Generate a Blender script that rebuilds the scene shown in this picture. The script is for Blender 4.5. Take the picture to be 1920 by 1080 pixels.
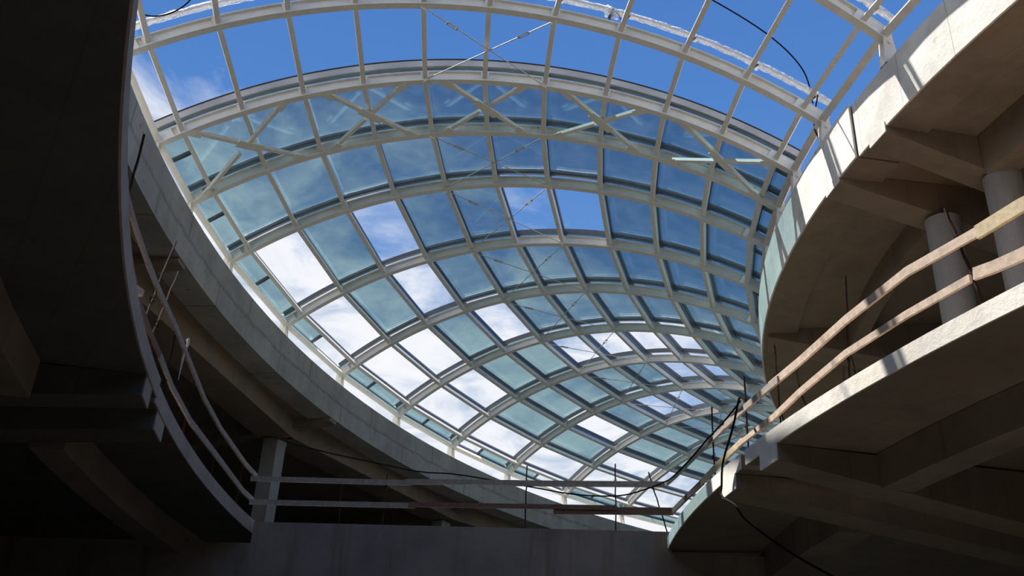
import bpy, math, random
from mathutils import Vector, Matrix
random.seed(7)
S = bpy.context.scene
for o in list(bpy.data.objects): bpy.data.objects.remove(o)
PI = math.pi
CAMZ = 1.6

# ------------------------------------------------------------------ camera
pitch, roll = 0.48318, 0.05081
cp, sp, cr, sr = math.cos(pitch), math.sin(pitch), math.cos(roll), math.sin(roll)
fwd = Vector((0, cp, sp)); ex = Vector((1, 0, 0)); ed = Vector((0, sp, -cp))
right = cr*ex - sr*ed; down = sr*ex + cr*ed
cam_data = bpy.data.cameras.new('camera'); cam = bpy.data.objects.new('camera', cam_data)
S.collection.objects.link(cam); S.camera = cam
m = Matrix((right, -down, -fwd)).transposed().to_4x4(); m.translation = Vector((0, 0, CAMZ))
cam.matrix_world = m
cam_data.sensor_width = 36; cam_data.sensor_fit = 'HORIZONTAL'
cam_data.lens = 1842.68/1920*36; cam_data.clip_start = .05; cam_data.clip_end = 500

S.view_settings.view_transform = 'Standard'; S.view_settings.look = 'None'
S.view_settings.gamma = 1; S.view_settings.use_curve_mapping = False
S.view_settings.exposure = 0.0
try:
    S.cycles.max_bounces = 10; S.cycles.transparent_max_bounces = 24
    S.cycles.diffuse_bounces = 4; S.cycles.sample_clamp_indirect = 4
except Exception: pass

# ------------------------------------------------------------------ sky and sun
def nn(nt, kind, **kw):
    n = nt.nodes.new(kind)
    for k, v in kw.items():
        if hasattr(n, k): setattr(n, k, v)
        else: n.inputs[k].default_value = v
    return n
def math_(nt, op, a, b=None, c=None, clamp=False):
    n = nt.nodes.new('ShaderNodeMath'); n.operation = op; n.use_clamp = clamp
    for i, v in enumerate((a, b, c)):
        if v is None: continue
        if isinstance(v, (int, float)): n.inputs[i].default_value = v
        else: nt.links.new(v, n.inputs[i])
    return n.outputs[0]
def mixc(nt, f, a, b, mode='MIX'):
    n = nt.nodes.new('ShaderNodeMix'); n.data_type = 'RGBA'; n.blend_type = mode
    for i, v in ((0, f), (6, a), (7, b)):
        if isinstance(v, (int, float)): n.inputs[i].default_value = v
        elif isinstance(v, tuple): n.inputs[i].default_value = v if len(v) == 4 else v+(1,)
        else: nt.links.new(v, n.inputs[i])
    return n.outputs[2]
def ramp(nt, f, stops):
    n = nt.nodes.new('ShaderNodeValToRGB'); e = n.color_ramp.elements
    while len(e) < len(stops): e.new(.5)
    for el, (p, c) in zip(e, stops):
        el.position = p; el.color = c if len(c) == 4 else tuple(c)+(1,)
    if not isinstance(f, (int, float)): nt.links.new(f, n.inputs[0])
    return n.outputs[0]

W = bpy.data.worlds.new('sky'); S.world = W; W.use_nodes = True
nt = W.node_tree; nt.nodes.clear()
tc = nn(nt, 'ShaderNodeTexCoord'); sep = nn(nt, 'ShaderNodeSeparateXYZ'); nt.links.new(tc.outputs['Generated'], sep.inputs[0])
dx, dy, dz = sep.outputs
zz = math_(nt, 'ADD', math_(nt, 'MAXIMUM', dz, 0.0), .12)
u = math_(nt, 'DIVIDE', dx, zz); v = math_(nt, 'DIVIDE', dy, zz)
comb = nn(nt, 'ShaderNodeCombineXYZ'); nt.links.new(u, comb.inputs[0]); nt.links.new(v, comb.inputs[1])
n1 = nn(nt, 'ShaderNodeTexNoise', Scale=1.7, Detail=9, Roughness=.62, Distortion=.35); nt.links.new(comb.outputs[0], n1.inputs['Vector'])
n2 = nn(nt, 'ShaderNodeTexNoise', Scale=5.5, Detail=7, Roughness=.6, Distortion=.9); nt.links.new(comb.outputs[0], n2.inputs['Vector'])
# clouds bank up low ahead and to the left; clear blue overhead and to the right
bank = math_(nt, 'SUBTRACT', .57, dz)
bank = math_(nt, 'MULTIPLY', bank, 4.4)
bank = math_(nt, 'SUBTRACT', bank, math_(nt, 'MULTIPLY', dx, 1.5))
cl = math_(nt, 'ADD', math_(nt, 'MULTIPLY', math_(nt, 'SUBTRACT', n1.outputs[0], .5), 2.6), math_(nt, 'MULTIPLY', math_(nt, 'SUBTRACT', n2.outputs[0], .5), 1.0))
cl = math_(nt, 'ADD', cl, bank)
cmask = ramp(nt, cl, [(.12, (0, 0, 0)), (.45, (.4, .4, .4)), (.8, (1, 1, 1))])
blue = ramp(nt, dz, [(0.0, (.42, .58, .82)), (.35, (.17, .36, .72)), (.62, (.085, .23, .60)), (1.0, (.045, .15, .45))])
cloudc = ramp(nt, n2.outputs[0], [(.32, (.50, .60, .76)), (.52, (.88, .91, .97)), (.7, (.95, .96, .99))])
skyc = mixc(nt, cmask, blue, cloudc)
bg = nn(nt, 'ShaderNodeBackground', Strength=1.0); nt.links.new(skyc, bg.inputs[0])
wo = nn(nt, 'ShaderNodeOutputWorld'); nt.links.new(bg.outputs[0], wo.inputs[0])

sun_d = bpy.data.lights.new('sun', 'SUN'); sun_d.energy = 16.5; sun_d.angle = math.radians(.53); sun_d.color = (1.0, .955, .88)
sun = bpy.data.objects.new('sun', sun_d); S.collection.objects.link(sun)
to_sun = Vector((-1.206, .869, 4.0)).normalized()
sun.rotation_euler = to_sun.to_track_quat('Z', 'Y').to_euler(); sun.location = (-10, 5, 40)

# ------------------------------------------------------------------ materials
def new_mat(name):
    mt = bpy.data.materials.new(name); mt.use_nodes = True; nt = mt.node_tree; nt.nodes.clear()
    out = nn(nt, 'ShaderNodeOutputMaterial'); b = nn(nt, 'ShaderNodeBsdfPrincipled'); nt.links.new(b.outputs[0], out.inputs[0])
    return mt, nt, b, out
CX, CY = 22.9664, 14.3418
def pos_nodes(nt):
    g = nn(nt, 'ShaderNodeNewGeometry'); s = nn(nt, 'ShaderNodeSeparateXYZ'); nt.links.new(g.outputs['Position'], s.inputs[0])
    return g.outputs['Position'], s.outputs
def theta_node(nt, s):
    return math_(nt, 'ARCTAN2', math_(nt, 'SUBTRACT', s[1], CY), math_(nt, 'SUBTRACT', CX, s[0]))
def concrete(name, base, seams=None, streak=0.0, boards=0.0, stain=(.5, .42, .3), stainamt=.3, rough=.85, pits=0.0):
    mt, nt, b, out = new_mat(name)
    P, s = pos_nodes(nt)
    a = nn(nt, 'ShaderNodeTexNoise', Scale=1.1, Detail=8, Roughness=.65); nt.links.new(P, a.inputs['Vector'])
    f = nn(nt, 'ShaderNodeTexNoise', Scale=9, Detail=6, Roughness=.7); nt.links.new(P, f.inputs['Vector'])
    col = mixc(nt, ramp(nt, a.outputs[0], [(.35, (0, 0, 0)), (.7, (1, 1, 1))]), tuple(c*.72 for c in base), tuple(min(1, c*1.12) for c in base))
    col = mixc(nt, ramp(nt, f.outputs[0], [(.58, (0, 0, 0)), (.75, (.45, .45, .45))]), col, tuple(c*.5 for c in base))
    st = nn(nt, 'ShaderNodeTexNoise', Scale=.55, Detail=5, Roughness=.6); nt.links.new(P, st.inputs['Vector'])
    k = ramp(nt, st.outputs[0], [(.5, (0, 0, 0)), (.68, (stainamt,)*3)])
    col = mixc(nt, k, col, tuple(base[i]*stain[i]*1.6 for i in range(3)))
    th = theta_node(nt, s)
    if streak:
        cv = nn(nt, 'ShaderNodeCombineXYZ'); nt.links.new(math_(nt, 'MULTIPLY', s[0], 4.0), cv.inputs[0]); nt.links.new(math_(nt, 'MULTIPLY', s[1], 4.0), cv.inputs[1]); nt.links.new(math_(nt, 'MULTIPLY', s[2], .35), cv.inputs[2])
        sn = nn(nt, 'ShaderNodeTexNoise', Scale=1.0, Detail=4, Roughness=.6); nt.links.new(cv.outputs[0], sn.inputs['Vector'])
        col = mixc(nt, ramp(nt, sn.outputs[0], [(.52, (0, 0, 0)), (.7, (streak,)*3)]), col, (base[0]*.62, base[1]*.5, base[2]*.36))
    if boards:
        wv = math_(nt, 'FRACT', math_(nt, 'MULTIPLY', math_(nt, 'ADD', math_(nt, 'MULTIPLY', s[0], .87), math_(nt, 'MULTIPLY', s[1], .5)), 2.2))
        ln = math_(nt, 'LESS_THAN', wv, .035)
        col = mixc(nt, math_(nt, 'MULTIPLY', ln, boards), col, tuple(c*.45 for c in base))
    if seams:
        zs, dth, wob = seams
        wn = nn(nt, 'ShaderNodeTexNoise', Scale=1.3, Detail=5, Roughness=.7); nt.links.new(P, wn.inputs['Vector'])
        d = math_(nt, 'ABSOLUTE', math_(nt, 'SUBTRACT', math_(nt, 'ADD', s[2], math_(nt, 'MULTIPLY', math_(nt, 'SUBTRACT', wn.outputs[0], .5), wob)), zs))
        hs = ramp(nt, d, [(0.0, (.75,)*3), (.035, (.35,)*3), (.06, (0, 0, 0))])
        hs = math_(nt, 'MULTIPLY', hs, ramp(nt, f.outputs[0], [(.35, (.2,)*3), (.6, (1, 1, 1))]))
        up = math_(nt, 'GREATER_THAN', s[2], zs)
        t2 = math_(nt, 'ADD', math_(nt, 'MULTIPLY', th, 1.0/dth), math_(nt, 'MULTIPLY', up, .53))
        fr = math_(nt, 'FRACT', t2); vs = math_(nt, 'MULTIPLY', math_(nt, 'LESS_THAN', fr, .014), .55)
        col = mixc(nt, math_(nt, 'MAXIMUM', hs, vs), col, tuple(c*.3 for c in base))
    nt.links.new(col, b.inputs['Base Color']); b.inputs['Roughness'].default_value = rough
    if pits:
        vo = nn(nt, 'ShaderNodeTexVoronoi', Scale=2.6); nt.links.new(P, vo.inputs['Vector'])
        pk = math_(nt, 'MULTIPLY', ramp(nt, vo.outputs['Distance'], [(.10, (1, 1, 1)), (.17, (0, 0, 0))]), ramp(nt, f.outputs[0], [(.4, (0, 0, 0)), (.6, (pits,)*3)]))
        nt.links.new(mixc(nt, pk, col, tuple(c*.45 for c in base)), b.inputs['Base Color'])
    bp = nn(nt, 'ShaderNodeBump', Strength=.25, Distance=.02); nt.links.new(f.outputs[0], bp.inputs['Height']); nt.links.new(bp.outputs[0], b.inputs['Normal'])
    return mt
M = {}
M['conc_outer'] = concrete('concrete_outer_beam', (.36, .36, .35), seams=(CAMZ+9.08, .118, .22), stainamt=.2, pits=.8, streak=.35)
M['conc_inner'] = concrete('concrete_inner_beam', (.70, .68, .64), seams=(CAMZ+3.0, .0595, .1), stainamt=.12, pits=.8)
M['conc_soffit'] = concrete('concrete_soffit', (.25, .20, .158), boards=.35, stainamt=.6, streak=.25)  # darker brown copy of the concrete, shade of the undersides put into the colour
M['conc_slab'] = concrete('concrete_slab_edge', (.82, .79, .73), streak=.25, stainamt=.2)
M['conc_wall'] = concrete('concrete_bridge', (.27, .23, .20), streak=.75, stainamt=.25)
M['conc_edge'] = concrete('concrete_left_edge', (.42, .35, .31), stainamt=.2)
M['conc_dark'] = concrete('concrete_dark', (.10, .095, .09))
M['conc_left'] = concrete('concrete_left_gallery', (.10, .095, .09), boards=.3)  # left gallery concrete darkened: its shade is put into the colour
M['conc_col'] = concrete('concrete_column', (.33, .33, .34), streak=.4)
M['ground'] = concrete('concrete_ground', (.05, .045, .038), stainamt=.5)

def simple(name, col, rough=.5, metal=0, noise=0.0, nscale=20, spec=.5):
    mt, nt, b, out = new_mat(name)
    b.inputs['Base Color'].default_value = col+(1,); b.inputs['Roughness'].default_value = rough; b.inputs['Metallic'].default_value = metal
    if noise:
        P, s = pos_nodes(nt); a = nn(nt, 'ShaderNodeTexNoise', Scale=nscale, Detail=5, Roughness=.6); nt.links.new(P, a.inputs['Vector'])
        nt.links.new(mixc(nt, ramp(nt, a.outputs[0], [(.35, (0, 0, 0)), (.65, (1, 1, 1))]), tuple(c*(1-noise) for c in col), col), b.inputs['Base Color'])
    return mt
M['steel'] = simple('white_painted_steel', (.74, .74, .70), .42, noise=.1, nscale=6)
M['alu'] = simple('dark_grey_aluminium', (.12, .13, .145), .4, noise=.15, nscale=8)
M['alu_light'] = simple('grey_aluminium', (.42, .43, .45), .35, noise=.1, nscale=8)
M['rod'] = simple('galvanised_rod', (.42, .42, .41), .6, .1)
M['rust'] = simple('rusty_rebar', (.05, .028, .022), .95, noise=.5, nscale=40)
M['rust'].node_tree.nodes['Principled BSDF'].inputs['Specular IOR Level'].default_value = .1
M['cable'] = simple('black_cable', (.01, .01, .011), 1.0)
M['cable'].node_tree.nodes['Principled BSDF'].inputs['Specular IOR Level'].default_value = .05
M['gasket'] = simple('black_rubber', (.02, .02, .022), .6)
def wood(name, col):
    mt, nt, b, out = new_mat(name)
    tcn = nn(nt, 'ShaderNodeTexCoord'); mp = nn(nt, 'ShaderNodeMapping'); mp.inputs['Scale'].default_value = (1, 1, 1)
    nt.links.new(tcn.outputs['UV'], mp.inputs[0])
    a = nn(nt, 'ShaderNodeTexNoise', Scale=3, Detail=6, Roughness=.65); nt.links.new(mp.outputs[0], a.inputs['Vector'])
    P, s = pos_nodes(nt); a2 = nn(nt, 'ShaderNodeTexNoise', Scale=14, Detail=6, Roughness=.65); nt.links.new(P, a2.inputs['Vector'])
    c1 = mixc(nt, ramp(nt, a2.outputs[0], [(.35, (0, 0, 0)), (.7, (1, 1, 1))]), tuple(c*.62 for c in col), col)
    nt.links.new(c1, b.inputs['Base Color']); b.inputs['Roughness'].default_value = .8
    return mt
M['wood'] = wood('weathered_timber', (.64, .50, .39)); M['wood_grey'] = wood('grey_timber', (.40, .34, .29))
M['wood_yellow'] = wood('yellow_timber', (.62, .50, .30)); M['wood_red'] = wood('red_brown_timber', (.20, .11, .08))
def glass(name):
    mt = bpy.data.materials.new(name); mt.use_nodes = True; nt = mt.node_tree; nt.nodes.clear()
    out = nn(nt, 'ShaderNodeOutputMaterial')
    tr = nn(nt, 'ShaderNodeBsdfTransparent'); gl = nn(nt, 'ShaderNodeBsdfGlossy', Roughness=.03)
    gl.inputs['Color'].default_value = (.9, .95, .97, 1)
    P, s = pos_nodes(nt)
    a = nn(nt, 'ShaderNodeTexNoise', Scale=1.2, Detail=4, Roughness=.5); nt.links.new(P, a.inputs['Vector'])
    nt.links.new(mixc(nt, a.outputs[0], (.49, .62, .655), (.54, .665, .69)), tr.inputs[0])
    lw = nn(nt, 'ShaderNodeLayerWeight'); lw.inputs[0].default_value = .5
    fr = math_(nt, 'ADD', math_(nt, 'MULTIPLY', math_(nt, 'POWER', lw.outputs['Facing'], 4.0), .55), .05)
    mx = nn(nt, 'ShaderNodeMixShader'); nt.links.new(fr, mx.inputs[0]); nt.links.new(tr.outputs[0], mx.inputs[1]); nt.links.new(gl.outputs[0], mx.inputs[2])
    # thin film of dust on the panes
    df = nn(nt, 'ShaderNodeBsdfTranslucent'); df.inputs[0].default_value = (.82, .84, .82, 1)
    b2 = nn(nt, 'ShaderNodeTexNoise', Scale=2.3, Detail=6, Roughness=.6, Distortion=.5); nt.links.new(P, b2.inputs['Vector'])
    mx2 = nn(nt, 'ShaderNodeMixShader'); nt.links.new(ramp(nt, b2.outputs[0], [(.4, (.007,)*3), (.8, (.017,)*3)]), mx2.inputs[0]); nt.links.new(mx.outputs[0], mx2.inputs[1]); nt.links.new(df.outputs[0], mx2.inputs[2])
    nt.links.new(mx2.outputs[0], out.inputs[0]); return mt
M['glass'] = glass('teal_tinted_glass')
def film():
    mt = bpy.data.materials.new('crumpled_clear_film'); mt.use_nodes = True; nt = mt.node_tree; nt.nodes.clear()
    out = nn(nt, 'ShaderNodeOutputMaterial'); tr = nn(nt, 'ShaderNodeBsdfTransparent'); d = nn(nt, 'ShaderNodeBsdfPrincipled')
    d.inputs['Base Color'].default_value = (.8, .82, .85, 1); d.inputs['Roughness'].default_value = .2
    P, s = pos_nodes(nt); a = nn(nt, 'ShaderNodeTexNoise', Scale=11, Detail=7, Roughness=.7); nt.links.new(P, a.inputs['Vector'])
    bp = nn(nt, 'ShaderNodeBump', Strength=1, Distance=.05); nt.links.new(a.outputs[0], bp.inputs['Height']); nt.links.new(bp.outputs[0], d.inputs['Normal'])
    mx = nn(nt, 'ShaderNodeMixShader'); nt.links.new(ramp(nt, a.outputs[0], [(.38, (.12,)*3), (.66, (.6,)*3)]), mx.inputs[0]); nt.links.new(tr.outputs[0], mx.inputs[1]); nt.links.new(d.outputs[0], mx.inputs[2])
    nt.links.new(mx.outputs[0], out.inputs[0]); return mt
M['film'] = film()

# ------------------------------------------------------------------ mesh helpers
class MB:
    def __init__(s): s.v = []; s.f = []
    def hexa(s, c):            # eight corners: bottom ring 0-3, top ring 4-7
        b = len(s.v); s.v += [tuple(p) for p in c]
        s.f += [tuple(b+i for i in q) for q in ((3, 2, 1, 0), (4, 5, 6, 7), (0, 1, 5, 4), (1, 2, 6, 5), (2, 3, 7, 6), (3, 0, 4, 7))]
    def sweep(s, rings, close=False):    # rings of corner lists
        b = len(s.v); n = len(rings[0]); R = len(rings)
        for r in rings: s.v += [tuple(p) for p in r]
        for i in range(R if close else R-1):
            for j in range(n):
                a0 = b+i*n+j; a1 = b+i*n+(j+1) % n; c0 = b+((i+1) % R)*n+j; c1 = b+((i+1) % R)*n+(j+1) % n
                s.f.append((a0, a1, c1, c0))
        if not close:
            s.f.append(tuple(b+j for j in reversed(range(n)))); s.f.append(tuple(b+(R-1)*n+j for j in range(n)))
    def tube(s, pts, r, n=8, taper=None):
        pts = [Vector(p) for p in pts]; rings = []; up = Vector((0, 0, 1))
        for i, p in enumerate(pts):
            t = (pts[min(i+1, len(pts)-1)]-pts[max(i-1, 0)]).normalized()
            a = t.cross(up if abs(t.z) < .95 else Vector((1, 0, 0))).normalized(); b = t.cross(a)
            rr = r[i] if isinstance(r, (list, tuple)) else r
            rings.append([p+a*rr*math.cos(2*PI*k/n)+b*rr*math.sin(2*PI*k/n) for k in range(n)])
        s.sweep(rings)
    def bar(s, p, q, w, h, up=Vector((0, 0, 1)), shift=0.0):   # rectangular bar p to q, w across, h along up
        p, q, up = Vector(p), Vector(q), Vector(up); t = (q-p).normalized(); a = t.cross(up).normalized(); u = a.cross(t).normalized()
        def ring(c): return [c-a*w/2+u*(shift-h/2), c+a*w/2+u*(shift-h/2), c+a*w/2+u*(shift+h/2), c-a*w/2+u*(shift+h/2)]
        s.sweep([ring(p), ring(q)])
    def plank(s, pts, w, h):    # flat plank on edge following a path: h tall, w thick
        pts = [Vector(p) for p in pts]; rings = []
        for i, p in enumerate(pts):
            t = (pts[min(i+1, len(pts)-1)]-pts[max(i-1, 0)]); t.z *= 1; t.normalize()
            a = t.cross(Vector((0, 0, 1))).normalized(); u = a.cross(t).normalized()
            rings.append([p-a*w/2-u*h/2, p+a*w/2-u*h/2, p+a*w/2+u*h/2, p-a*w/2+u*h/2])
        s.sweep(rings)
    def build(s, name, mat, parent=None, smooth=False, origin=None):
        me = bpy.data.meshes.new(name)
        if origin is None and parent is None and s.v:
            origin = Vector((sum(p[0] for p in s.v)/len(s.v), sum(p[1] for p in s.v)/len(s.v), min(p[2] for p in s.v)))
        if parent is not None: origin = parent.location
        vs = [(p[0]-origin[0], p[1]-origin[1], p[2]-origin[2]) for p in s.v]
        me.from_pydata(vs, [], s.f); me.update()
        import bmesh
        bm = bmesh.new(); bm.from_mesh(me); bmesh.ops.recalc_face_normals(bm, faces=bm.faces[:]); bm.to_mesh(me); bm.free()
        if smooth:
            for p in me.polygons: p.use_smooth = True
        me.materials.append(mat if not isinstance(mat, str) else M[mat])
        o = bpy.data.objects.new(name, me); S.collection.objects.link(o)
        if parent is not None: o.parent = parent
        else: o.location = origin
        return o
class Sub:       # parents already-placed parts: mesh coords relative to grandparent location
    pass
def empty(name, loc):
    o = bpy.data.objects.new(name, None); o.empty_display_size = .2; S.collection.objects.link(o); o.location = Vector(loc); return o
def tag(o, label=None, cat=None, group=None, kind=None):
    if label: o['label'] = label
    if cat: o['category'] = cat
    if group: o['group'] = group
    if kind: o['kind'] = kind
    return o
def struct(o): o['kind'] = 'structure'; return o
def subpart(mb, name, mat, part, root, smooth=False):   # a sub-part of a part that sits at its root's origin
    o = mb.build(name, mat, root, smooth); o.parent = part; return o
ORD = ['first', 'second', 'third', 'fourth', 'fifth', 'sixth', 'seventh', 'eighth', 'ninth', 'tenth', 'eleventh', 'twelfth', 'thirteenth', 'fourteenth', 'fifteenth', 'sixteenth', 'seventeenth', 'eighteenth']

def pol(R, th, z): return Vector((CX+R*math.cos(th), CY+R*math.sin(th), CAMZ+z))
def annulus(mb, R0, R1, z0, z1, t0, t1, n=96):
    rings = []
    for i in range(n+1):
        t = t0+(t1-t0)*i/n; rings.append([pol(R0, t, z0), pol(R1, t, z0), pol(R1, t, z1), pol(R0, t, z1)])
    mb.sweep(rings)
def profile_ring(mb, prof, t0, t1, n=96):   # prof: list of (R, z)
    mb.sweep([[pol(R, t0+(t1-t0)*i/n, z) for R, z in prof] for i in range(n+1)])

# ------------------------------------------------------------------ the building shell
T0, T1 = 1.2, 4.0
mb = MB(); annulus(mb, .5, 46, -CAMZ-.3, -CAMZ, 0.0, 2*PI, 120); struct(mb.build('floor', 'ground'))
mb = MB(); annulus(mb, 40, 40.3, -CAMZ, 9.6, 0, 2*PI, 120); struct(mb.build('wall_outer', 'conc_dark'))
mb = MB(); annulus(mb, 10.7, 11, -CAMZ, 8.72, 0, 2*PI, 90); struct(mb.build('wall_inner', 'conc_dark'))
# roof slab of the outer ring, its inner disc and the part closing the opening behind the viewer
mb = MB(); profile_ring(mb, [(29.75, 8.62), (40.3, 8.62), (40.3, 9.3), (29.75, 9.3)], 0, 2*PI, 160); struct(mb.build('ceiling', 'conc_soffit'))
mb = MB(); profile_ring(mb, [(2, 8.72), (17.53, 8.72), (17.53, 9.3), (2, 9.3)], 0, 2*PI, 160); struct(mb.build('ceiling_inner', 'conc_soffit'))
mb = MB(); annulus(mb, 17.9, 29.4, 9.0, 9.3, T1, T0+2*PI, 80); struct(mb.build('ceiling_rear', 'conc_soffit'))

# outer ring beam carrying the arch feet
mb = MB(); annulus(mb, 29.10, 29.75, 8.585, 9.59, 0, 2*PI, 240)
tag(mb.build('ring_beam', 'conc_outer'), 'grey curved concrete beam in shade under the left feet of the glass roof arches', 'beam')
# inner ring beam, in two casts meeting at the building joint
JT = 3.285
def child_mesh(mb, name, mat, root, label=None):
    o = mb.build(name, mat, None, origin=root.location); o.location = (0, 0, 0); o.parent = root
    if label: o['label'] = label
    return o
def faced_ring(R1, z0, z1, t0, t1):
    mb = MB(); annulus(mb, 17.52, R1-.03, z0, z1-.02, t0, t1, 160); root = mb.build('ring_beam', 'conc_soffit')  # one concrete with the front face, but coloured browner for the shaded underside
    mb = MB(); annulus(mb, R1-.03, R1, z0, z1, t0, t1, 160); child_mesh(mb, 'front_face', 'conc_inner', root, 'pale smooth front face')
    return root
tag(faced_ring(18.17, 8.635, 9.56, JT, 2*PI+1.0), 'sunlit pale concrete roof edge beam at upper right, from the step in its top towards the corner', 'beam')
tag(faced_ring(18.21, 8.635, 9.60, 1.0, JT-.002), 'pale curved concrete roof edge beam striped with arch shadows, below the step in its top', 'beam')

# lower gallery slabs
ZR1, ZR0 = 3.86, 3.68
JR = 3.292
def slab_right(t0, t1, label):
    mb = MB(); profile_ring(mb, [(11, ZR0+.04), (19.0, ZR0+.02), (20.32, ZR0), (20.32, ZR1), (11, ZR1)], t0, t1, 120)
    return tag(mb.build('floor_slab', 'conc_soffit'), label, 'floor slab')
def fascia(R0, R1, z0, z1, t0, t1, label, mat='conc_slab', n=80):
    mb = MB(); annulus(mb, R0, R1, z0, z1, t0, t1, n); return mb
sr1 = slab_right(JR+.004, 4.6, 'brown concrete gallery slab at right seen from below, nearer side of the joint')
sr2 = slab_right(1.6, JR-.004, 'brown concrete gallery slab at right seen from below, beyond the joint towards the bridge')
for root, t0, t1 in ((sr1, JR+.004, 4.6), (sr2, 1.6, JR-.004)):
    mb = MB(); annulus(mb, 20.322, 20.342, ZR0-.002, ZR1+.002, t0, t1, 120)  # edge skin of the same slab, its sunlight put in as a whiter colour
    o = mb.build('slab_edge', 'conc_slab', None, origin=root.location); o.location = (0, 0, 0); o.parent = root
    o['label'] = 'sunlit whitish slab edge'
ZL1, ZL0 = 4.01, 3.80
def slab_left(t0, t1, label, Ri=27.15):
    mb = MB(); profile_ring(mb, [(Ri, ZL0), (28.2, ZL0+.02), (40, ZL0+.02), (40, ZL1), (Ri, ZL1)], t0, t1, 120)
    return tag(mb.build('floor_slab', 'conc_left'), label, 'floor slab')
EDGE_L = []
sl1 = slab_left(3.292, 4.6, 'dark concrete gallery slab overhead at left with a thin curved pale edge')
sl2 = slab_left(1.6, 3.286, 'dark concrete gallery slab at lower left, reaching from the joint to the bridge', 27.19)

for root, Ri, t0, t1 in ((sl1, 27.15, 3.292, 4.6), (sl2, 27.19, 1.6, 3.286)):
    mb = MB(); annulus(mb, Ri-.02, Ri-.001, ZL0-.002, ZL1+.002, t0, t1, 120); child_mesh(mb, 'slab_edge', 'conc_edge', root, 'paler grey slab edge')  # lit edge of the same slab, coloured paler than its shaded underside
# tapering radial beams, in pairs beside the building joint
def radial_beam(name, Rtip, Rend, th0, th1, ztip, zend, ztop, mat, label, group=None, face=None):
    w = Rtip*(th1-th0); thm = (th0+th1)/2
    d = Vector((math.cos(thm), math.sin(thm), 0)); t = Vector((-d.y, d.x, 0)); mb = MB(); rings = []
    for R, z in ((Rtip, ztip), (Rend, zend)):
        c = pol(0, 0, 0); c = Vector((CX, CY, CAMZ))+d*R
        rings.append([c-t*w/2+Vector((0, 0, z)), c+t*w/2+Vector((0, 0, z)), c+t*w/2+Vector((0, 0, ztop)), c-t*w/2+Vector((0, 0, ztop))])
    mb.sweep(rings); root = tag(mb.build(name, mat), label, 'beam', group)
    if face:
        sg = 1 if Rend < Rtip else -1; c = Vector((CX, CY, CAMZ))+d*Rtip; mb = MB()  # end of the same beam, coloured paler for the light it catches
        mb.sweep([[c+d*sg*e-t*w/2+Vector((0, 0, ztip)), c+d*sg*e+t*w/2+Vector((0, 0, ztip)), c+d*sg*e+t*w/2+Vector((0, 0, ztop)), c+d*sg*e-t*w/2+Vector((0, 0, ztop))] for e in (.001, .018)])
        child_mesh(mb, 'end_face', face, root, 'pale end face')
    return root
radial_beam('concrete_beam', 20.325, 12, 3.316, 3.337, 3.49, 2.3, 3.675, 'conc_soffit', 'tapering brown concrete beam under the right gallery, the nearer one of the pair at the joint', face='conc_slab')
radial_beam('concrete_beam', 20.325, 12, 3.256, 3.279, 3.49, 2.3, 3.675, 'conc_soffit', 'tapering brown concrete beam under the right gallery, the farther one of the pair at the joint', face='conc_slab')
for th0, th1 in ((3.316, 3.337), (3.256, 3.279)):     # pale end faces flush with the slab edge
    pass
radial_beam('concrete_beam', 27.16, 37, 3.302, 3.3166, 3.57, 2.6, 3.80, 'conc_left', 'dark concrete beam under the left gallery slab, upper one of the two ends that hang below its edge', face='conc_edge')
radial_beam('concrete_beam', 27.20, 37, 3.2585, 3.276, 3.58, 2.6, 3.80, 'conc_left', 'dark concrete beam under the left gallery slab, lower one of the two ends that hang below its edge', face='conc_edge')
radial_beam('concrete_beam', 18.165, 12, 3.303, 3.3265, 8.54, 6.9, 8.71, 'conc_soffit', 'concrete beam under the upper right roof slab, nearer of the pair, running to the right hand column', face='conc_inner')
radial_beam('concrete_beam', 18.205, 12, 3.228, 3.2535, 8.56, 6.9, 8.71, 'conc_soffit', 'concrete beam under the upper right roof slab, farther of the pair, running to the left hand column', face='conc_inner')
radial_beam('concrete_beam', 18.1, 12, 2.905, 2.945, 8.56, 7.0, 8.71, 'conc_soffit', 'concrete roof beam glimpsed behind the timber rails left of the columns')
# curved girders linking the radial beams
def girder(R0, R1, z0, z1, t0, t1, mat, label, n=24, cat='beam'):
    mb = MB(); annulus(mb, R0, R1, z0, z1, t0, t1, n); return tag(mb.build('concrete_girder', mat), label, cat)
girder(18.72, 19.12, 3.29, 3.69, 3.338, 4.4, 'conc_soffit', 'curved concrete girder under the right gallery, running off the right edge of the photo')
girder(18.4, 18.85, 3.20, 3.70, 2.9, 3.255, 'conc_soffit', 'concrete cross girder under the right gallery near the bridge wall')
girder(16.35, 16.75, 8.08, 8.71, 3.328, 4.4, 'conc_soffit', 'concrete girder beside the column top in the upper right corner')
girder(16.3, 16.55, 8.25, 8.71, 2.2, 3.227, 'conc_soffit', 'curved roof girder in shade behind the right ring beam')
girder(28.2, 28.62, 3.40, 3.81, 3.318, 4.4, 'conc_soffit', 'faint concrete girder at the left edge of the photo')
girder(28.25, 28.65, 3.40, 3.81, 3.0, 3.257, 'conc_soffit', 'faint brown concrete girder under the dark slab at lower left')

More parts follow.
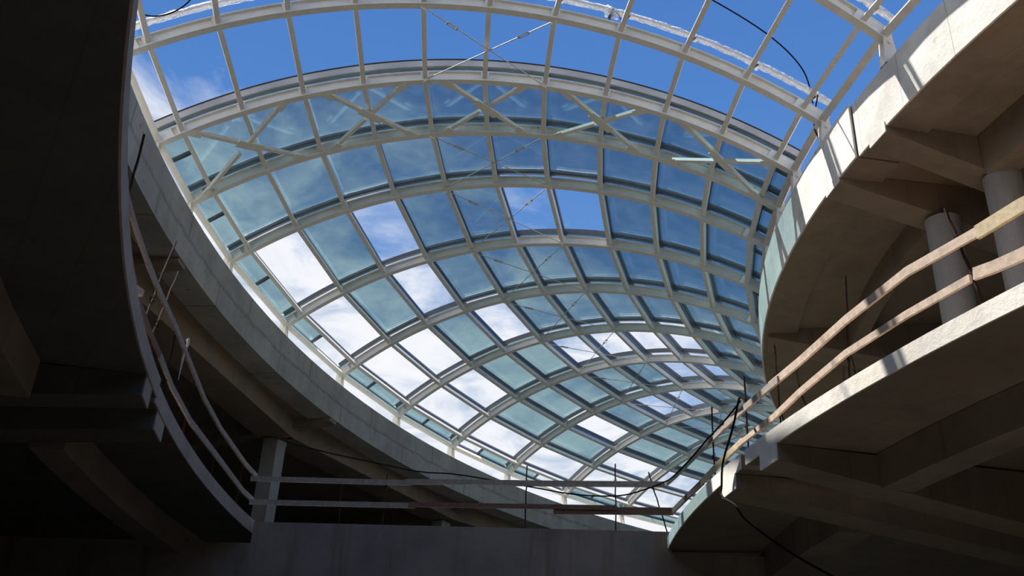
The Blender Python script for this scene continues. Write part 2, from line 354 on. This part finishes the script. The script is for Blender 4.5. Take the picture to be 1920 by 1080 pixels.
# columns: one frustum shaft and a base collar each
def round_column(R, th, z0, z1, r, label):
    c = pol(R, th, 0); root = empty('concrete_column', (c.x, c.y, CAMZ+z0))
    mb = MB(); mb.tube([(c.x, c.y, CAMZ+z0), (c.x, c.y, CAMZ+z1)], r, 32); mb.build('shaft', 'conc_col', root, smooth=False)
    mb = MB(); mb.tube([(c.x, c.y, CAMZ+z1-.02), (c.x, c.y, CAMZ+z1+.1)], [r*1.0, r*1.04], 32); mb.build('capital', 'conc_col', root)
    return tag(root, label, 'column', 'round columns on the right gallery')
round_column(16.62, 3.251, ZR1, 7.98, .25, 'round dark concrete column on the right gallery, the left one of the two')
round_column(16.45, 3.325, ZR1, 7.98, .25, 'round dark concrete column on the right gallery, nearest the right edge of the photo')
CT = [2.235, 2.515, 2.797, 3.085]
for i, th in enumerate(CT):
    c = pol(30.75, th, 0); root = empty('concrete_column', (c.x, c.y, CAMZ+ZL1)); d = Vector((math.cos(th), math.sin(th), 0))
    mb = MB(); mb.bar((c.x, c.y, CAMZ+ZL1), (c.x, c.y, CAMZ+8.12), .42, .42, up=d); mb.build('shaft', 'conc_col', root)
    mb = MB(); mb.bar((c.x, c.y, CAMZ+8.0), (c.x, c.y, CAMZ+8.13), .44, .44, up=d); mb.build('capital', 'conc_col', root)
    tag(root, ['square concrete column of the outer gallery hidden behind the bridge at far right', 'square concrete column of the outer gallery, its head just above the middle of the bridge rails', 'grey square concrete column rising beside the left end of the bridge', 'square concrete column hidden by the dark slab at left'][i], 'column', None)
for i in range(len(CT)-1):
    a, b = pol(30.7, CT[i], 8.15), pol(30.7, CT[i+1], 8.15)
    mb = MB(); mb.bar(a-Vector((0, 0, 0)), b, .95, .48, shift=.24)
    tag(mb.build('concrete_girder', 'conc_soffit'), ['wide brown girder of the outer roof right of the far column head', 'wide brown girder of the outer roof spanning between the two column heads above the bridge', 'wide brown girder of the outer roof left of the grey square column'][i], 'beam')
a, b = pol(30.7, CT[3], 8.15), pol(30.7, 3.37, 8.15)
mb = MB(); mb.bar(a, b, .95, .48, shift=.24); tag(mb.build('concrete_girder', 'conc_soffit'), 'wide girder of the outer roof behind the upper left timber rails', 'beam')
for i, th in enumerate(CT):
    radial_beam('concrete_beam', 29.12, 38, th-.006, th+.006, 8.5, 7.6, 8.63, 'conc_soffit', ['short tapering roof beam at the farthest outer column', 'short tapering roof beam over the column head above the bridge', 'short tapering roof beam over the grey square column at the left end of the bridge', 'short tapering roof beam above the dark slab at left'][i])

# the bridge closing the far side of the opening
A = Vector((-4.0936, 16.3206, 0)); B = Vector((2.6904, 15.5978, 0)); bd = (B-A).normalized(); bn = Vector((-bd.y, bd.x, 0))
def bridge_pt(s, off, z): p = A+bd*s+bn*off; return Vector((p.x, p.y, CAMZ+z))
mb = MB(); mb.hexa([bridge_pt(-9, 0, 1.2), bridge_pt(8.8, 0, 1.2), bridge_pt(8.8, .3, 1.2), bridge_pt(-9, .3, 1.2), bridge_pt(-9, 0, 3.60), bridge_pt(8.8, 0, 3.60), bridge_pt(8.8, .3, 3.60), bridge_pt(-9, .3, 3.60)])
mb.hexa([bridge_pt(.02, 0, 3.60), bridge_pt(6.86, 0, 3.60), bridge_pt(6.86, .3, 3.60), bridge_pt(.02, .3, 3.60), bridge_pt(.02, 0, 3.95), bridge_pt(6.86, 0, 3.95), bridge_pt(6.86, .3, 3.95), bridge_pt(.02, .3, 3.95)])
root = tag(mb.build('concrete_bridge', 'conc_wall'), 'long stained grey concrete beam wall of the bridge across the bottom of the photo', 'bridge')
mb = MB(); mb.hexa([bridge_pt(.02, .3, 3.72), bridge_pt(6.86, .3, 3.72), bridge_pt(6.86, 3.2, 3.72), bridge_pt(.02, 3.2, 3.72), bridge_pt(.02, .3, 3.9), bridge_pt(6.86, .3, 3.9), bridge_pt(6.86, 3.2, 3.9), bridge_pt(.02, 3.2, 3.9)])
o = mb.build('deck', 'conc_soffit', None, origin=root.location); o.location = (0, 0, 0); o.parent = root

# ------------------------------------------------------------------ the vaulted glass roof
RO, RI, HZ, RISE = 29.2569, 18.0231, 10.0, 1.7485
WD = RO-RI; RA = (WD*WD/4+RISE*RISE)/(2*RISE); AA = math.asin(WD/2/RA)
SP = [-.0021, .0353, .1279, .2213, .3129, .4064, .4977, .5905, .6845, .7781, .8695, .9580, .9885]
TH = [3.449, 3.3355, 3.2224, 3.1431, 3.0772, 2.9986, 2.8897, 2.7814, 2.6720, 2.5675, 2.4600, 2.3532, 2.2462, 2.139, 2.032, 1.925, 1.818]
# TH[0] is the arch just outside the frame; TH[1] is the first arch of the photo
def V(th, s, off=0.0, tan=0.0, da=0.0):
    a = -AA+2*AA*s; R = RA+off
    d = WD/2+R*math.sin(a)+da*math.cos(a); z = R*math.cos(a)-(RA-RISE)-da*math.sin(a)
    r = RO-d
    return Vector((CX+r*math.cos(th)-math.sin(th)*tan, CY+r*math.sin(th)+math.cos(th)*tan, CAMZ+HZ+z))
def arch_sweep(mb, th, s0, s1, o0, o1, w, n=56, tan=0.0):
    mb.sweep([[V(th, s0+(s1-s0)*i/n, o0, tan-w/2), V(th, s0+(s1-s0)*i/n, o0, tan+w/2), V(th, s0+(s1-s0)*i/n, o1, tan+w/2), V(th, s0+(s1-s0)*i/n, o1, tan-w/2)] for i in range(n+1)])
ARCH_L = ['crossing the top right corner of the photo', 'springing from the upper left edge above the crossed rods', 'forming the upper chord of the crossed truss bracing', 'forming the lower chord of the crossed truss bracing']
NB = len(TH)-1
def nth(i, kind):      # i counts from the top right corner down
    return ORD[i]+' '+kind
for k, th in enumerate(TH):
    base = V(th, .0, 0); root = empty('roof_arch', (base.x, base.y, CAMZ+9.59))
    for o0, o1, w, nm in ((0, .016, .13, 'flange'), (.016, .194, .014, 'web'), (.194, .21, .13, 'flange')):
        mb = MB(); arch_sweep(mb, th, -.004, .992, o0, o1, w); mb.build(nm, 'steel', root)
    for s0, s1, nm in ((-.004, .022, 'end_box'), (.945, .992, 'end_box')):
        mb = MB(); arch_sweep(mb, th, s0, s1, .017, .193, .115, n=6); mb.build(nm, 'steel', root)
    if k >= 3:
        mb = MB(); arch_sweep(mb, th, .004, .985, .305, .42, .06); mb.build('glazing_bar', 'alu', root)['label'] = 'dark grey aluminium glazing bar'
    for s, sg, nm in ((-.0045, 1, 'foot_bracket'), (.991, -1, 'foot_bracket')):
        p = V(th, s, .1); rad = Vector((math.cos(th), math.sin(th), 0)); tn = Vector((-rad.y, rad.x, 0))
        r0 = (Vector((p.x, p.y, 0))-Vector((CX, CY, 0))).length; mb = MB()
        def q(dr, dt, z): return Vector((CX, CY, 0))+rad*(r0+dr)+tn*dt+Vector((0, 0, CAMZ+z))
        zb = 9.585
        mb.hexa([q(-.11, -.10, zb), q(.11, -.10, zb), q(.11, .10, zb), q(-.11, .10, zb), q(-.11, -.10, zb+.03), q(.11, -.10, zb+.03), q(.11, .10, zb+.03), q(-.11, .10, zb+.03)])
        for dt in (-.06, .06):
            mb.hexa([q(-.12, dt-.01, zb), q(.12, dt-.01, zb), q(.12, dt+.01, zb), q(-.12, dt+.01, zb), q(-.06, dt-.01, 10.14), q(.07, dt-.01, 10.14), q(.07, dt+.01, 10.14), q(-.06, dt+.01, 10.14)])
        mb.tube([q(0, -.1, 9.97), q(0, .1, 9.97)], .03, 10)
        fb = mb.build(nm, 'steel', root)
        for dt in (-.075, .075):
            mb = MB(); mb.tube([q(.07, dt, zb+.03), q(.07, dt, zb+.06)], .016, 6); subpart(mb, 'bolt', 'rod', fb, root)
    if k == 0: lab = 'white steel roof arch just beyond the top right corner of the photo'
    elif k <= 4 and k-1 < len(ARCH_L): lab = 'curved white steel roof arch '+ARCH_L[k-1]
    else: lab = 'curved white steel roof arch, '+ORD[k-1]+' from the top'
    tag(root, lab, 'arch', 'white steel roof arches')

# which wide panes are missing: bay index (k to k+1) -> columns
MISS = {5: {1, 3, 6, 7}, 6: {1, 3}, 7: {1, 2, 4}, 8: {1, 2, 5, 6, 7, 8}, 9: {1, 7, 8}, 10: {1, 3, 5, 6}, 11: {1, 2}, 12: {1, 2}, 13: {1, 2}, 14: {2, 3}, 15: {1}}
HALF = {6: {'b'}, 9: {'a'}, 10: {'b'}, 11: set()}      # missing half panes in the left edge strip
def bar_between(mb, k, s, o0, o1, w, g=0.0):
    rings = []
    for kk, sg in ((k, -1), (k+1, 1)):
        th = TH[kk]
        rings.append([V(th, s, o0, sg*g, -w/2), V(th, s, o0, sg*g, w/2), V(th, s, o1, sg*g, w/2), V(th, s, o1, sg*g, -w/2)])
    mb.sweep(rings)
BAYN = ['just outside the top right corner', 'first', 'second', 'third', 'fourth', 'fifth', 'sixth', 'seventh', 'eighth', 'ninth', 'tenth', 'eleventh', 'twelfth', 'thirteenth', 'fourteenth', 'fifteenth']
def lerp(k, f, s, off, da=0.0):
    return V(TH[k], s, off, 0, da).lerp(V(TH[k+1], s, off, 0, da), f)
for k in range(NB):
    for j, s in enumerate(SP):
        edge = j in (0, 12); mb = MB()
        if edge: bar_between(mb, k, s, .03, .17, .12, .01)
        else: bar_between(mb, k, s, .05, .17, .085, .01)
        base = V(TH[k], s, 0).lerp(V(TH[k+1], s, 0), .5)
        root = empty('purlin', base)
        mb.build('tube', 'steel', root)
        if k <= 9:
            for kk, sg in ((k, -1), (k+1, 1)):
                mb = MB(); th = TH[kk]; w = .075
                mb.hexa([V(th, s, .015, sg*.02, -w), V(th, s, .015, sg*.02, w), V(th, s, .015, sg*.045, w), V(th, s, .015, sg*.045, -w), V(th, s, .2, sg*.02, -w), V(th, s, .2, sg*.02, w), V(th, s, .2, sg*.045, w), V(th, s, .2, sg*.045, -w)])
                mb.build('end_plate', 'steel', root)
        if k >= 3:
            mb = MB(); bar_between(mb, k, s, .17, .33, .02, .0); bar_between(mb, k, s, .33, .41, .055, .04)
            mb.build('glazing_bar', 'alu', root)['label'] = 'dark grey aluminium glazing bar'
            if j in (0, 11):
                mb = MB(); s2 = SP[j+1]; p = lerp(k, .5, s, .37, .03); q2 = lerp(k, .5, s2, .37, -.03)
                nrm = lerp(k, .5, s, 1)-lerp(k, .5, s, 0)
                mb.bar(p, q2, .07, .06, up=nrm); mb.build('cross_bar', 'alu', root)
        side = 'the left eave tube' if j == 0 else ('the right eave tube' if j == 12 else ORD[j-1]+' from the left eave')
        if k == 0: lab = 'white steel roof tube %s, %s' % (BAYN[0], side)
        else: lab = 'white steel tube, %s arch bay from the top, %s' % (BAYN[k], side)
        tag(root, lab, 'purlin', 'white steel purlins of the roof')
    if k < 3: continue
    for j in range(12):
        if j in MISS.get(k, ()): continue
        halves = [('', 0.0, 1.0)] if j not in (0, 11) else [('a', 0.0, .5), ('b', .5, 1.0)]
        for hn, f0, f1 in halves:
            if j == 0 and hn in HALF.get(k, ()): continue
            L = (V(TH[k], SP[j], .3)-V(TH[k+1], SP[j], .3)).length; e = .045/L
            a0, a1 = f0+e, f1-e; mb = MB(); g = .034
            def c(f, s, off, da): return lerp(k, f, s, off, da)
            mb.hexa([c(a0, SP[j], .36, g), c(a0, SP[j+1], .36, -g), c(a1, SP[j+1], .36, -g), c(a1, SP[j], .36, g), c(a0, SP[j], .385, g), c(a0, SP[j+1], .385, -g), c(a1, SP[j+1], .385, -g), c(a1, SP[j], .385, g)])
            o = mb.build('glass_pane', 'glass')
            if hn: w_ = 'small %s pane of the %s edge strip' % ('upper' if hn == 'a' else 'lower', 'left' if j == 0 else 'right')
            else: w_ = 'pane in column %s from the left' % ORD[j-1]
            tag(o, 'teal glass %s, %s arch bay from the top' % (w_, BAYN[k]), 'glass pane', 'glass panes of the vaulted roof')

# closure strip at the upper end of the glazing
mb = MB(); arch_sweep(mb, TH[3], .004, .985, .325, .455, .02, tan=.06)
root = mb.build('closure_strip', 'alu_light'); mb = MB(); arch_sweep(mb, TH[3], .004, .985, .455, .475, .05, tan=.06)
o = mb.build('rim', 'gasket', None, origin=root.location); o.location = (0, 0, 0); o.parent = root
tag(root, 'grey aluminium strip with a dark rim closing the upper end of the glazing', 'glazing strip')

# crossed truss bracing between the second and third arches
def brace(k0, s0, k1, s1, broken, label):
    p, q2 = V(TH[k0], s0, .05), V(TH[k1], s1, .05); mid = (p+q2)/2; root = empty('diagonal_brace', mid)
    up = (V(TH[k0], (s0+s1)/2, 1)-V(TH[k0], (s0+s1)/2, 0)).normalized(); t = (q2-p).normalized()
    if broken:
        for a, b in ((p+t*.12, mid-t*.07), (mid+t*.07, q2-t*.12)):
            mb = MB(); mb.bar(a, b, .07, .07, up=up); mb.build('bar', 'steel', root)
    else:
        mb = MB(); mb.bar(p+t*.1, q2-t*.1, .075, .075, up=up); mb.build('bar', 'steel', root)
        mb = MB(); mb.bar(mid-t*.28, mid+t*.28, .17, .014, up=up, shift=-.045); mb.build('gusset_plate', 'steel', root)
    for e, d in ((p, t), (q2, -t)):
        mb = MB(); mb.bar(e-d*.02, e+d*.27, .15, .014, up=up, shift=-.042); mb.build('gusset_plate', 'steel', root)
    tag(root, label, 'brace', 'diagonal braces of the truss bay')
spans = [(0, 3), (3, 5), (5, 7), (7, 9), (9, 12)]
for i, (a, b) in enumerate(spans):
    e = .028
    brace(3, SP[a]+(.045 if a == 0 else e), 4, SP[b]-e, False, 'continuous white truss diagonal falling to the right, %s crossing from the left' % ORD[i])
    brace(4, SP[a]+e*.6, 3, SP[b]-e, True, 'split white truss diagonal rising to the right, %s crossing from the left' % ORD[i])
# slack tie rods with turnbuckles in the other bays
for k in range(NB):
    if k in (0, 1, 3): continue
    if k > 12: continue
    for sgn in (0, 1):
        sa, sb = (SP[5], SP[7]) if sgn == 0 else (SP[7], SP[5])
        p, q2 = V(TH[k], sa, .02, -.05), V(TH[k+1], sb, .02, .05); root = empty('tie_rod', (p+q2)/2)
        t = (q2-p).normalized(); f = .22
        mb = MB(); mb.tube([p, p+t*(((q2-p).length)*f-.09)], .010, 8); mb.tube([p+t*(((q2-p).length)*f+.09), q2], .010, 8); mb.build('rod', 'rod', root)
        c = p+t*((q2-p).length)*f; sd = t.cross(Vector((0, 0, 1))).normalized(); mb = MB()
        for sg in (-1, 1): mb.bar(c-t*.1+sd*sg*.026, c+t*.1+sd*sg*.026, .013, .02)
        for sg in (-1, 1): mb.bar(c+t*sg*.1-sd*.032, c+t*sg*.1+sd*.032, .03, .022)
        mb.build('turnbuckle', 'rod', root)
        for e in (p, q2):
            mb = MB(); mb.bar(e-Vector((0, 0, .045)), e+Vector((0, 0, .045)), .012, .12, up=t); mb.build('lug', 'steel', root)
        tag(root, 'thin tie rod with turnbuckle, %s arch bay from the top, %s' % (BAYN[k], 'falling to the right' if sgn == 0 else 'falling to the left'), 'tie rod', 'crossed tie rods of the roof')

# glazing bars still wrapped in clear film above the first two arches
def wrapped(k, s0, s1, tan, label):
    th = TH[k]; n = 150; p0 = V(th, s0, .4); root = empty('wrapped_bar', V(th, (s0+s1)/2, .36, tan)); rnd = random.Random(k)
    pts = [V(th, s0+(s1-s0)*i/n, .44+rnd.uniform(-.006, .006), tan+rnd.uniform(-.006, .006)) for i in range(n+1)]
    mb = MB(); mb.tube(pts, [.058*(1+rnd.uniform(-.12, .15)) for _ in pts], 9); mb.build('plastic_film', 'film', root)
    mb = MB(); arch_sweep(mb, th, s0, s1, .42, .46, .05, tan=tan); mb.build('core_bar', 'alu_light', root)
    for sj in SP:
        if not s0 <= sj <= s1: continue
        mb = MB(); pts = []
        c = V(th, sj+.004, .43, tan); 
        mb.tube([c+Vector((rnd.uniform(-.05, .05), rnd.uniform(-.06, .06), rnd.uniform(-.05, .05))) for _ in range(6)], [.02, .05, .06, .05, .06, .02], 7)
        mb.build('film_knot', 'film', root)
        mb = MB(); c2 = c+Vector((.02, -.03, -.03)); mb.tube([c2, V(th, sj, .2, tan)], .018, 8); mb.build('stand_off', 'gasket', root)
    tag(root, label, 'glazing bar', 'film wrapped glazing bars')
wrapped(2, .0, .985, .06, 'long glazing bar wrapped in crumpled clear film along the arch at the photo top')
wrapped(1, .0, .985, .06, 'glazing bar wrapped in clear film in the top right corner')
# torn bundle of film and cardboard hanging from the wrapped bar
root = empty('torn_wrapping', V(TH[2], .665, .44, .06)); c = root.location.copy(); rnd = random.Random(3)
mb = MB(); mb.tube([c+Vector((-.10+.03*i+rnd.uniform(-.03, .03), rnd.uniform(-.05, .05), .08-.045*i)) for i in range(7)], [.03, .08, .06, .09, .07, .05, .02], 8); mb.build('film', 'film', root)
mb = MB(); mb.bar(c+Vector((.03, 0, .0)), c+Vector((-.05, .0, -.2)), .09, .035, up=Vector((1, 0, 0))); mb.build('dark_tape', 'gasket', root)
mb = MB(); mb.tube([c+Vector((.02, 0, .02)), c+Vector((.12, 0, -.08)), c+Vector((.17, .02, -.2))], .006, 6); mb.build('strap', 'cable', root)
tag(root, 'torn white film bundle with dark tape hanging on the wrapped bar', 'wrapping')

# ------------------------------------------------------------------ cables
def smooth_path(pts, n=10):
    P = [Vector(p) for p in pts]; out = []
    for i in range(len(P)-1):
        p0, p1, p2, p3 = P[max(i-1, 0)], P[i], P[i+1], P[min(i+2, len(P)-1)]
        for t in range(n):
            x = t/n; out.append(.5*((2*p1)+(p2-p0)*x+(2*p0-5*p1+4*p2-p3)*x*x+(3*p1-p0-3*p2+p3)*x**3))
    out.append(P[-1]); return out
def cable(pts, r, label, mat='cable', name='cable'):
    mb = MB(); mb.tube(smooth_path(pts), r, 7); return tag(mb.build(name, mat, smooth=True), label, 'cable')
cable([(-4.107, 16.33, 7.06), (-3.132, 16.22, 6.79), (-2.188, 16.10, 6.60), (-1.394, 16.01, 6.45), (-.729, 15.94, 6.41), (.385, 15.82, 6.24), (1.215, 15.73, 6.115), (1.904, 15.66, 6.112), (2.334, 15.61, 6.227), (2.61, 15.45, 6.31), (2.63, 14.7, 6.18), (2.68, 13.6, 6.10), (2.75, 12.7, 6.10), (2.83, 11.9, 6.10), (2.88, 11.3, 6.12)], .012, 'black cable sagging along the bridge railing from the grey column to the right gallery')
cable([(2.85, 11.2, 6.12), (2.801, 11.066, 6.038), (2.765, 11.295, 5.766), (2.712, 11.671, 5.46), (2.695, 11.754, 5.181), (2.68, 11.70, 5.03), (2.72, 11.25, 4.80), (2.84, 11.275, 4.648), (3.219, 11.581, 4.494), (3.618, 11.874, 4.366), (4.081, 12.166, 4.241), (4.7, 12.55, 4.1)], .014, 'thick black cable hanging from the right gallery rail across the pale slab edge')
def roofcable(pts, label): cable([V(th, s, o) for th, s, o in pts], .012, label)
roofcable([(3.216, .965, .42), (3.236, .93, .60), (3.252, .87, .62), (3.262, .78, .62), (3.268, .70, .60), (3.285, .62, .60), (3.33, .53, .6)], 'thin black cable strung high above the wrapped bar towards the right eave')
roofcable([(3.27, .16, .45), (3.252, .13, .30), (3.238, .09, .18), (3.236, .05, .22), (3.245, .02, .40)], 'thin black cable hanging in a loop near the upper left end of the wrapped bar')
roofcable([(3.232, .965, .35), (3.222, .975, .15), (3.212, .985, .05), (3.208, .997, -.02), (3.205, 1.003, -.05)], 'short black cable tail curling at the right foot of the upper left arch')

# ------------------------------------------------------------------ timber rails and rebar posts
def rail(pts, w, h, mat, label, group):
    mb = MB(); mb.plank(pts, w, h)
    return tag(mb.build('rail_plank', mat), label, 'timber rail', group)
G1 = 'timber rails of the right gallery'; G2 = 'timber rails of the left gallery'; G3 = 'timber rails of the bridge'
Rup = [(4.262, 6.583, 6.126), (4.184, 6.773, 6.14), (4.033, 7.159, 6.169), (3.715, 8.061, 6.214), (3.435, 8.994, 6.145), (3.211, 9.892, 6.063), (3.09, 10.468, 6.052), (2.949, 11.282, 6.046), (2.873, 11.828, 6.047), (2.73, 13.598, 6.115)]
Rlow = [(4.225, 6.673, 5.728), (4.148, 6.863, 5.733), (4.051, 7.113, 5.757), (3.95, 7.381, 5.793), (3.688, 8.144, 5.803), (3.417, 9.06, 5.797), (3.198, 9.953, 5.722), (3.067, 10.592, 5.654), (2.927, 11.433, 5.665), (2.796, 12.547, 5.634), (2.719, 14.052, 5.656)]
def off(pts, d, dz=0): return [(x+d, y, z+dz) for x, y, z in pts]
rail(Rup[2:7]+[(3.06, 10.62, 6.05)], .03, .095, 'wood', 'long pale upper rail plank of the right gallery between the round column and the splice', G1)
rail(off([(4.5, 6.0, 6.09)]+Rup[0:2]+[(4.02, 7.2, 6.135)], -.035, .01), .035, .13, 'wood_yellow', 'thick yellow edged upper rail plank entering at the right edge of the photo', G1)
rail(off([(3.12, 10.35, 6.03), (2.949, 11.282, 6.02), (2.86, 11.95, 6.03)], -.03), .03, .085, 'wood_grey', 'short dark spliced upper rail plank in front of the farthest vault ribs', G1)
rail([(2.89, 11.7, 6.05), (2.80, 12.7, 6.08), (2.73, 13.6, 6.12), (2.68, 14.7, 6.2), (2.66, 15.55, 6.30)], .03, .06, 'wood_grey', 'thin weathered upper rail plank of the right gallery running down to the bridge corner', G1)
rail(Rlow[3:8]+[(3.02, 10.85, 5.655)], .03, .075, 'wood', 'long rough lower rail plank of the right gallery behind the two leaning rebars', G1)
rail(off([(4.5, 6.0, 5.70)]+Rlow[0:3]+[(3.98, 7.3, 5.79)], -.035), .035, .11, 'wood', 'thick crumbly lower rail plank entering at the right edge of the photo', G1)
rail([(3.04, 10.72, 5.655), (2.95, 11.3, 5.66), (2.90, 11.6, 5.66)], .03, .065, 'wood', 'short pale lower rail plank of the right gallery beside the slab joint', G1)
rail([(2.93, 11.5, 5.68), (2.82, 12.3, 5.65), (2.75, 13.2, 5.645)], .03, .085, 'wood_yellow', 'yellow lower rail plank of the right gallery with a broken upper end', G1)
rail([(2.76, 13.1, 5.64), (2.71, 14.2, 5.70), (2.74, 15.5, 5.85)], .03, .085, 'wood_red', 'dark brown lower rail plank of the right gallery dropping to the bridge corner', G1)
Lup = [(-3.14, 6.531, 5.999), (-3.309, 7.119, 6.016), (-3.513, 7.907, 6.162), (-3.714, 8.801, 6.311), (-3.899, 9.779, 6.44), (-4.081, 11.027, 6.559), (-4.197, 12.17, 6.541), (-4.255, 13.103, 6.461), (-4.283, 14.199, 6.413), (-4.244, 15.802, 6.365), (-4.2, 16.479, 6.364)]
Llow = [(-3.381, 7.388, 5.911), (-3.565, 8.127, 5.885), (-3.744, 8.947, 5.897), (-3.885, 9.696, 5.943), (-4.003, 10.441, 5.983), (-4.122, 11.375, 5.958), (-4.231, 12.645, 5.962), (-4.283, 14.41, 6.007), (-4.239, 15.904, 5.946), (-4.198, 16.497, 5.953)]
rail(Lup[:4], .03, .06, 'wood_grey', 'upper rail plank of the left gallery, highest in the photo', G2)
rail(Lup[3:7], .03, .075, 'wood_grey', 'upper rail plank of the left gallery in the middle of its curve', G2)
rail(Lup[6:], .03, .08, 'wood_grey', 'upper rail plank of the left gallery ending at the grey square column', G2)
rail(Llow[:5], .03, .06, 'wood_red', 'reddish lower rail plank of the left gallery, highest in the photo', G2)
rail(Llow[4:7], .03, .075, 'wood_grey', 'lower rail plank of the left gallery just below the slab joint', G2)
rail(Llow[6:], .03, .085, 'wood_grey', 'lower rail plank of the left gallery ending at the bridge', G2)
def bp(s, z, o=-.03): p = bridge_pt(s, o, z); return (p.x, p.y, p.z)
rail([bp(-.15, 4.67), bp(2.6, 4.65)], .03, .085, 'wood_grey', 'upper rail plank of the bridge, the dark left half', G3)
rail([bp(2.5, 4.66, -.06), bp(4.4, 4.68, -.06)], .03, .085, 'wood_grey', 'upper rail plank of the bridge, the middle piece', G3)
rail([bp(4.3, 4.68), bp(6.78, 4.71)], .03, .095, 'wood_grey', 'upper rail plank of the bridge against the bright sky, the right piece', G3)
rail([bp(-.1, 4.27), bp(2.7, 4.27)], .03, .085, 'wood_grey', 'lower rail plank of the bridge, the dark left half', G3)
rail([bp(2.6, 4.28, -.06), bp(6.0, 4.30, -.06)], .03, .075, 'wood_red', 'lower rail plank of the bridge, the middle piece', G3)
rail([bp(4.98, 4.245), bp(6.9, 4.27)], .03, .12, 'wood_red', 'thick red brown lower rail plank at the right end of the bridge', G3)
def post(p, q2, label, r=.011, tie=None, group=None):
    p, q2 = Vector(p), Vector(q2); root = empty('rebar_post', p)
    n = 9; rnd = random.Random(hash(label) % 1000 if False else len(label)); pts = [p.lerp(q2, i/n)+Vector((rnd.uniform(-.006, .006), rnd.uniform(-.006, .006), 0))*(0 < i < n) for i in range(n+1)]
    mb = MB(); mb.tube(pts, r, 8); mb.build('bar', 'rust', root)
    if tie:
        for f in tie:
            c = p.lerp(q2, f); mb = MB()
            for a in range(2): mb.tube([c+Vector((.025*math.cos(x*.9), .025*math.sin(x*.9), .01*x-.03+.02*a)) for x in range(8)], .0045, 5)
            mb.build('wire_tie', 'rust', root)
    return tag(root, label, 'rebar post', group)
GR = 'rebar posts of the right gallery rail'; GL = 'rebar posts of the left gallery rail'; GB = 'rebar posts of the bridge rail'
post((4.03, 7.36, CAMZ+ZR1-.05), (3.92, 7.53, 6.60), 'rusty rebar post leaning left in front of the round column on the right gallery', tie=(.35, .7), r=.014, group=GR)
post((3.46, 9.19, CAMZ+ZR1-.05), (3.47, 8.95, 6.64), 'tall rusty rebar post in the middle of the right gallery rail', tie=(.3, .62), r=.013, group=GR)
post((3.50, 9.03, CAMZ+ZR1-.05), (3.475, 9.10, 5.85), 'short slanting rebar beside the middle post of the right gallery rail', group=GR)
post((3.15, 10.62, CAMZ+ZR1-.05), (3.13, 10.52, 6.54), 'thin rebar post standing before the shadowed ring beam edge', tie=(.3, .65), group=GR)
post((3.18, 10.50, CAMZ+ZR1-.05), (3.15, 10.56, 5.75), 'short slanting rebar beside the post at the shadowed ring beam edge', group=GR)
post((3.0, 11.55, CAMZ+ZR1-.05), (2.98, 11.42, 6.50), 'thin rebar post at the splice of the right gallery rail', tie=(.4, .7), group=GR)
post((2.86, 12.85, CAMZ+ZR1-.05), (2.84, 12.72, 6.58), 'thin dark rebar post on the right gallery nearest the bridge corner', tie=(.4,), group=GR)
def bpost(s, zt, label, ds=0.0, tie=(.35, .72)):
    post(bp(s, 3.94, .02), bp(s+ds, zt, -.005), label, tie=tie, group=GB)
bpost(1.46, 4.87, 'rebar post of the bridge rail, leftmost one', ds=-.06)
bpost(2.18, 4.80, 'rebar post of the bridge rail with light tie wire, second from the left')
bpost(4.52, 4.99, 'rebar post of the bridge rail, third from the left')
bpost(5.98, 5.05, 'rebar post of the bridge rail seen against white sky')
bpost(6.80, 4.92, 'rebar post leaning at the right end of the bridge rail', ds=-.28)
def lpost(th, h, label, lean=0.0, r=.012):
    a = pol(27.27, th, ZL1-.05); b = pol(27.27, th+lean, ZL1+h); post(a, b, label, tie=(.4,), r=r, group=GL)
lpost(3.405, 1.15, 'rebar post of the left gallery rail, highest in the photo')
lpost(3.33, 1.65, 'long rebar of the left gallery rail crossing the upper plank, leaning right', lean=-.03)
lpost(3.312, 1.50, 'second long rebar of the left gallery rail, parallel to the first', lean=-.03)
lpost(3.262, .9, 'rebar post of the left gallery rail just below the slab joint')
lpost(3.21, 1.0, 'rebar post of the left gallery rail, middle of the lower half')
lpost(3.145, 1.1, 'tall rebar post of the left gallery rail above the lower plank')
lpost(3.09, .75, 'rebar post of the left gallery rail closest to the bridge')
# rag tied on the left rail and an offcut under it
c = Vector((-4.15, 11.6, 6.56)); mb = MB(); mb.tube([c+Vector((0, 0, .12)), c+Vector((.02, .02, .16)), c+Vector((.03, 0, .08)), c+Vector((.0, .02, -.05)), c+Vector((.01, 0, -.42))], [.008, .02, .022, .02, .004], 7)
tag(mb.build('tied_rag', simple('pale_cloth', (.6, .55, .5), .9, noise=.3)), 'pale rag knotted around the upper rail of the left gallery', 'rag')
c = Vector((-3.60, 8.35, 5.78)); mb = MB(); mb.bar(c, c+Vector((.05, .12, .0)), .05, .07)
tag(mb.build('timber_block', 'wood'), 'small pale timber block fixed at the edge of the left gallery slab', 'timber block')
